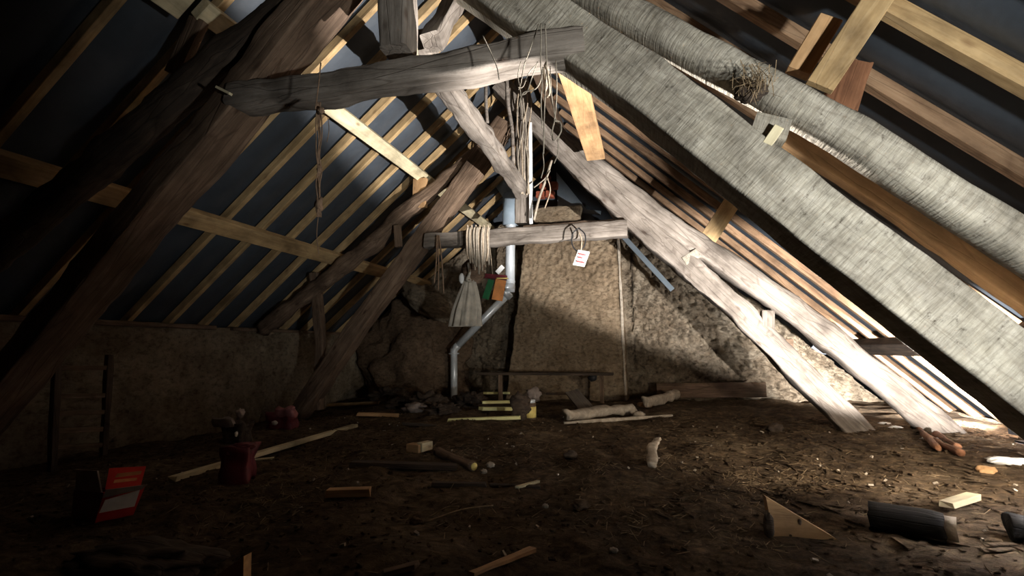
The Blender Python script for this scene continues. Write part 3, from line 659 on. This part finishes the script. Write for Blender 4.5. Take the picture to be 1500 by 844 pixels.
# red carton
def boxm(name, c, sx, sy, sz, m, parent, rz=0, tilt=0, crump=0, seed=1):
    bm = bmesh.new(); bmesh.ops.create_cube(bm, size=1); bmesh.ops.subdivide_edges(bm, edges=bm.edges[:], cuts=5, use_grid_fill=True)
    for v in bm.verts:
        q = Vector((v.co.x * sx, v.co.y * sy, v.co.z * sz)); k = crump * nz(q, 14, seed)
        v.co = q + v.co.normalized() * k
    bmesh.ops.rotate(bm, verts=bm.verts[:], matrix=Matrix.Rotation(rz, 3, 'Z') @ Matrix.Rotation(tilt, 3, 'X'))
    me = D.meshes.new(name); bm.to_mesh(me); bm.free(); o = link(name, me, m, parent, crump > 0); o.location = Vector(c) - parent.location; return o
b = on(150, 768); o = empty('seed_carton', b, 'open red carton with white band on the dark floor, bottom left', 'carton')
yb = b.y
def quad(name, px4, y4, m, parent, t=.006):
    c = [P(*q, y=yy_) - parent.location for q, yy_ in zip(px4, y4)]; n = (c[1] - c[0]).cross(c[3] - c[0]).normalized()
    if n.y > 0: n = -n
    me = mesh(name, c + [p - n * t for p in c], [(0, 1, 2, 3), (7, 6, 5, 4), (0, 4, 5, 1), (1, 5, 6, 2), (2, 6, 7, 3), (3, 7, 4, 0)]); return link(name, me, m, parent)
Y0 = yb; Y1 = yb + .10
quad('front_panel', [(138, 768), (195, 755), (213, 712), (152, 722)], [Y0, Y1, Y1, Y0], REDP, o)
quad('white_band', [(145, 752), (197, 742), (205, 718), (154, 733)], [Y0 - .014, Y1 - .014, Y1 - .014, Y0 - .014], WHITEP, o, .002)
quad('brown_rim', [(150, 730), (208, 717), (216, 710), (155, 718)], [Y0 - .012, Y1 - .012, Y1 - .012, Y0 - .012], GREYP, o, .003)
quad('flap', [(154, 717), (206, 712), (214, 683), (160, 686)], [Y0 + .02, Y1 + .02, Y1 + .05, Y0 + .05], REDP, o)
quad('gold_print', [(168, 700), (206, 695), (208, 690), (172, 694)], [Y0 + .03, Y1 + .015, Y1 + .017, Y0 + .032], GOLD, o, .001)
quad('gold_print', [(166, 708), (200, 704), (201, 700), (168, 703)], [Y0 + .018, Y1 + .01, Y1 + .01, Y0 + .02], GOLD, o, .001)
quad('side_panel', [(104, 765), (138, 769), (152, 722), (108, 718)], [Y0 + .06, Y0, Y0, Y0 + .06], MAROON, o)
quad('side_flap', [(110, 718), (148, 722), (142, 690), (112, 688)], [Y0 + .07, Y0 + .02, Y0 + .03, Y0 + .08], GREYP, o)
quad('back_panel', [(108, 765), (190, 752), (205, 712), (112, 716)], [Y0 + .1, Y1 + .04, Y1 + .04, Y0 + .1], MAROON, o)
b = on(335, 710); o = empty('maroon_sack', b, 'glossy dark maroon sack standing at the end of the long batten', 'sack')
boxm('body', b + Vector((0, .06, .085)), .13, .11, .18, MAROON, o, .3, 0, .035, 4); boxm('label_patch', b + Vector((.01, .0, .16)), .05, .01, .025, PINKP, o, .3); lump('neck', b + Vector((.02, .06, .18)), (.06, .05, .02), MAROON, 8, .4, o, 3)
b = on(330, 652); o = empty('grey_sack', b, 'slumped sack with a torn pale top behind the maroon one', 'sack')
boxm('body', b + Vector((0, .1, .07)), .17, .14, .15, DARKW, o, .2, 0, .05, 7); boxm('pale_flap', P(328, 618, y=b.y + .02), .16, .03, .06, GREYP, o, .1, .3, .02, 5)
lump('tuft', P(352, 606, y=b.y + .02), (.03, .03, .035), GREYP, 3, .4, o, 3)
lump('tuft', P(346, 636, y=b.y - .02), (.012, .012, .02), WHITEP, 3, .4, o, 2)
b = on(404, 630); o = empty('pink_sack', b, 'crumpled pink and maroon bag beside the far left rafter foot', 'sack')
boxm('body', b + Vector((0, .08, .06)), .20, .14, .12, MAROON, o, .2, 0, .05, 9); boxm('pink_top', b + Vector((.06, .05, .14)), .16, .05, .09, PINKP, o, .1, .4, .03, 5); lump('shiny_patch', b + Vector((-.0, -.02, .06)), (.03, .012, .02), WHITEP, 3, .4, o, 2)
# ladder against the limed wall
o = empty('ladder', (-4.2, 2.75, 0), 'dark old ladder leaning against the limed wall, far left', 'ladder')
a0 = P(84, 520, x=-4.18); a1 = P(76, 705, x=-4.05); b0 = P(160, 520, x=-4.18); b1 = P(150, 700, x=-4.05)
for p_, q_ in ((a0, a1), (b0, b1)): beam('rail', [p_, q_], .045, .045, DARKW, o, (1, 0, 0), .004)
for yv in (540, 582, 607, 632, 655):
    t = (yv - 520) / 182; plank('rung', a0.lerp(a1, t), b0.lerp(b1, t), .03, .035, BROWN, o, (1, 0, 0))
# work lamp off to the right that lights the attic
o = empty('work_lamp', LAMP, 'black site floodlight standing by the near right rafter foot, outside the view', 'lamp')
d = AIM.normalized()
R = AIM.to_track_quat('-Z', 'Y').to_matrix()
c = LAMP - d * .05
plank('housing', c - d * .025, c + d * .015, .2, .16, BLACK, o, R @ Vector((1, 0, 0)))
bk = LAMP + Vector((-.02, -.045, 0)); plank('added_shade_plate', bk - Vector((.06, 0, .05)), bk + Vector((.25, 0, -.05)), .012, .40, BLACK, o, Vector((0, 1, 0)))  # unseen plate added to keep the beam off the near roof
plank('added_top_shade', LAMP + Vector((-.10, .015, .16)), LAMP + Vector((.4, .015, .16)), .23, .008, BLACK, o, Vector((0, 1, 0)))  # unseen plate added above the lamp to darken the right rafters
plank('added_top_shade', LAMP + Vector((-.085, .21, .16)), LAMP + Vector((.4, .21, .16)), .16, .008, BLACK, o, Vector((0, 1, 0)))  # second added plate, shading rafters farther back
e_ = Vector((0, 1, 0)).cross(CUT).normalized() * -1; e_ = e_ if e_.x < 0 else -e_
plank('added_shade_plate', LAMP - CUT * .012 + e_ * .01, LAMP - CUT * .012 + e_ * .10, .14, .003, BLACK, o, Vector((0, 1, 0)))  # unseen plate added to cut the beam low on the left
plank('bracket', c - d * .045 - R @ Vector((.1, 0, 0)), c - d * .045 + R @ Vector((.1, 0, 0)), .03, .02, BLACK, o, R @ Vector((0, 1, 0)))

o = empty('work_lamp', l3.location, 'small black lamp tucked under the right eave, outside the view', 'lamp')
a_ = l3.location + Vector((-.045, .06, -.10)); plank('added_shade_plate', a_, a_ + Vector((0, 0, .18)), .20, .004, BLACK, o, Vector((-.25, 1, 0)))  # unseen plate added to block eave light from the lower gable
tube('fill_spot_housing', [l5.location + Vector((.08, -.09, -.03)), l5.location + Vector((.03, -.035, -.01))], .035, BLACK, o, 14)  # made-up housing for the added gable spot
tube('housing', [l3.location + Vector((.01, -.12, -.04)), l3.location + Vector((0, -.04, -.015))], .05, BLACK, o, 14)
# ---------------------------------------------------------------- loose litter (uncountable)
VS = []; FS = []
def litter(n, rx, ry, ln, wd, th, flatness=.3, clus=None):
    for i in range(n):
        if clus: c = random.choice(clus); x = random.gauss(c[0], c[2]); y = random.gauss(c[1], c[2])
        else: x = random.uniform(*rx); y = random.uniform(*ry)
        if x > 2.8 or x < -4.2 or y < 1 or y > 7.2: continue
        L_ = random.uniform(*ln); w = random.uniform(*wd); t = random.uniform(*th)
        R = Matrix.Rotation(random.uniform(0, 6.28), 3, 'Z') @ Matrix.Rotation(random.gauss(0, flatness), 3, 'Y') @ Matrix.Rotation(random.gauss(0, flatness), 3, 'X')
        c = Vector((x, y, fz(x, y) + t * .6 + .003)); b = len(VS)
        for sx, sy in ((-1, -.7), (1, -1), (.8, 1), (-1, .8)):
            VS.append(c + R @ Vector((sx * L_, sy * w, t))) 
        for sx, sy in ((-1, -.7), (1, -1), (.8, 1), (-1, .8)):
            VS.append(c + R @ Vector((sx * L_, sy * w, -t)))
        FS.extend([(b, b + 1, b + 2, b + 3), (b, b + 4, b + 5, b + 1), (b + 1, b + 5, b + 6, b + 2), (b + 2, b + 6, b + 7, b + 3), (b + 3, b + 7, b + 4, b)])
litter(6000, (-3.8, 2.7), (1.1, 5.5), (.003, .013), (.002, .008), (.001, .004))
litter(1300, (.0, 2.7), (2.2, 5.5), (.015, .06), (.005, .015), (.001, .004), .06)
o = tag(link('dirt_crumbs', mesh('dirt_crumbs', VS, FS), DIRT), 'crumbs and flakes of dry dirt scattered over the floor', 'dirt', kind='stuff')
VS = []; FS = []
cl = [(random.uniform(-2.2, 1.2), random.uniform(1.4, 3.4), random.uniform(.06, .22)) for _ in range(26)] + [(.3, 2.7, .25), (.1, 1.9, .25), (-.3, 2.2, .2), (-.9, 3.6, .2)]
litter(1700, (-3, 2), (1.1, 4), (.008, .035), (.0007, .0016), (.0004, .001), .35, cl)
litter(500, (-3.4, 2.4), (1.1, 5), (.01, .04), (.0008, .002), (.0004, .001), .3)
o = tag(link('straw_litter', mesh('straw_litter', VS, FS), STRAW), 'thin scattered straw and dry grass on the dirt floor', 'straw', kind='stuff')
VS = []; FS = []
litter(110, (-3, 2.4), (1.3, 5), (.004, .013), (.004, .010), (.002, .005), .5)
o = tag(link('pale_chips', mesh('pale_chips', VS, FS), STONE), 'tiny pale plaster chips sprinkled on the dirt floor', 'chips', kind='stuff')
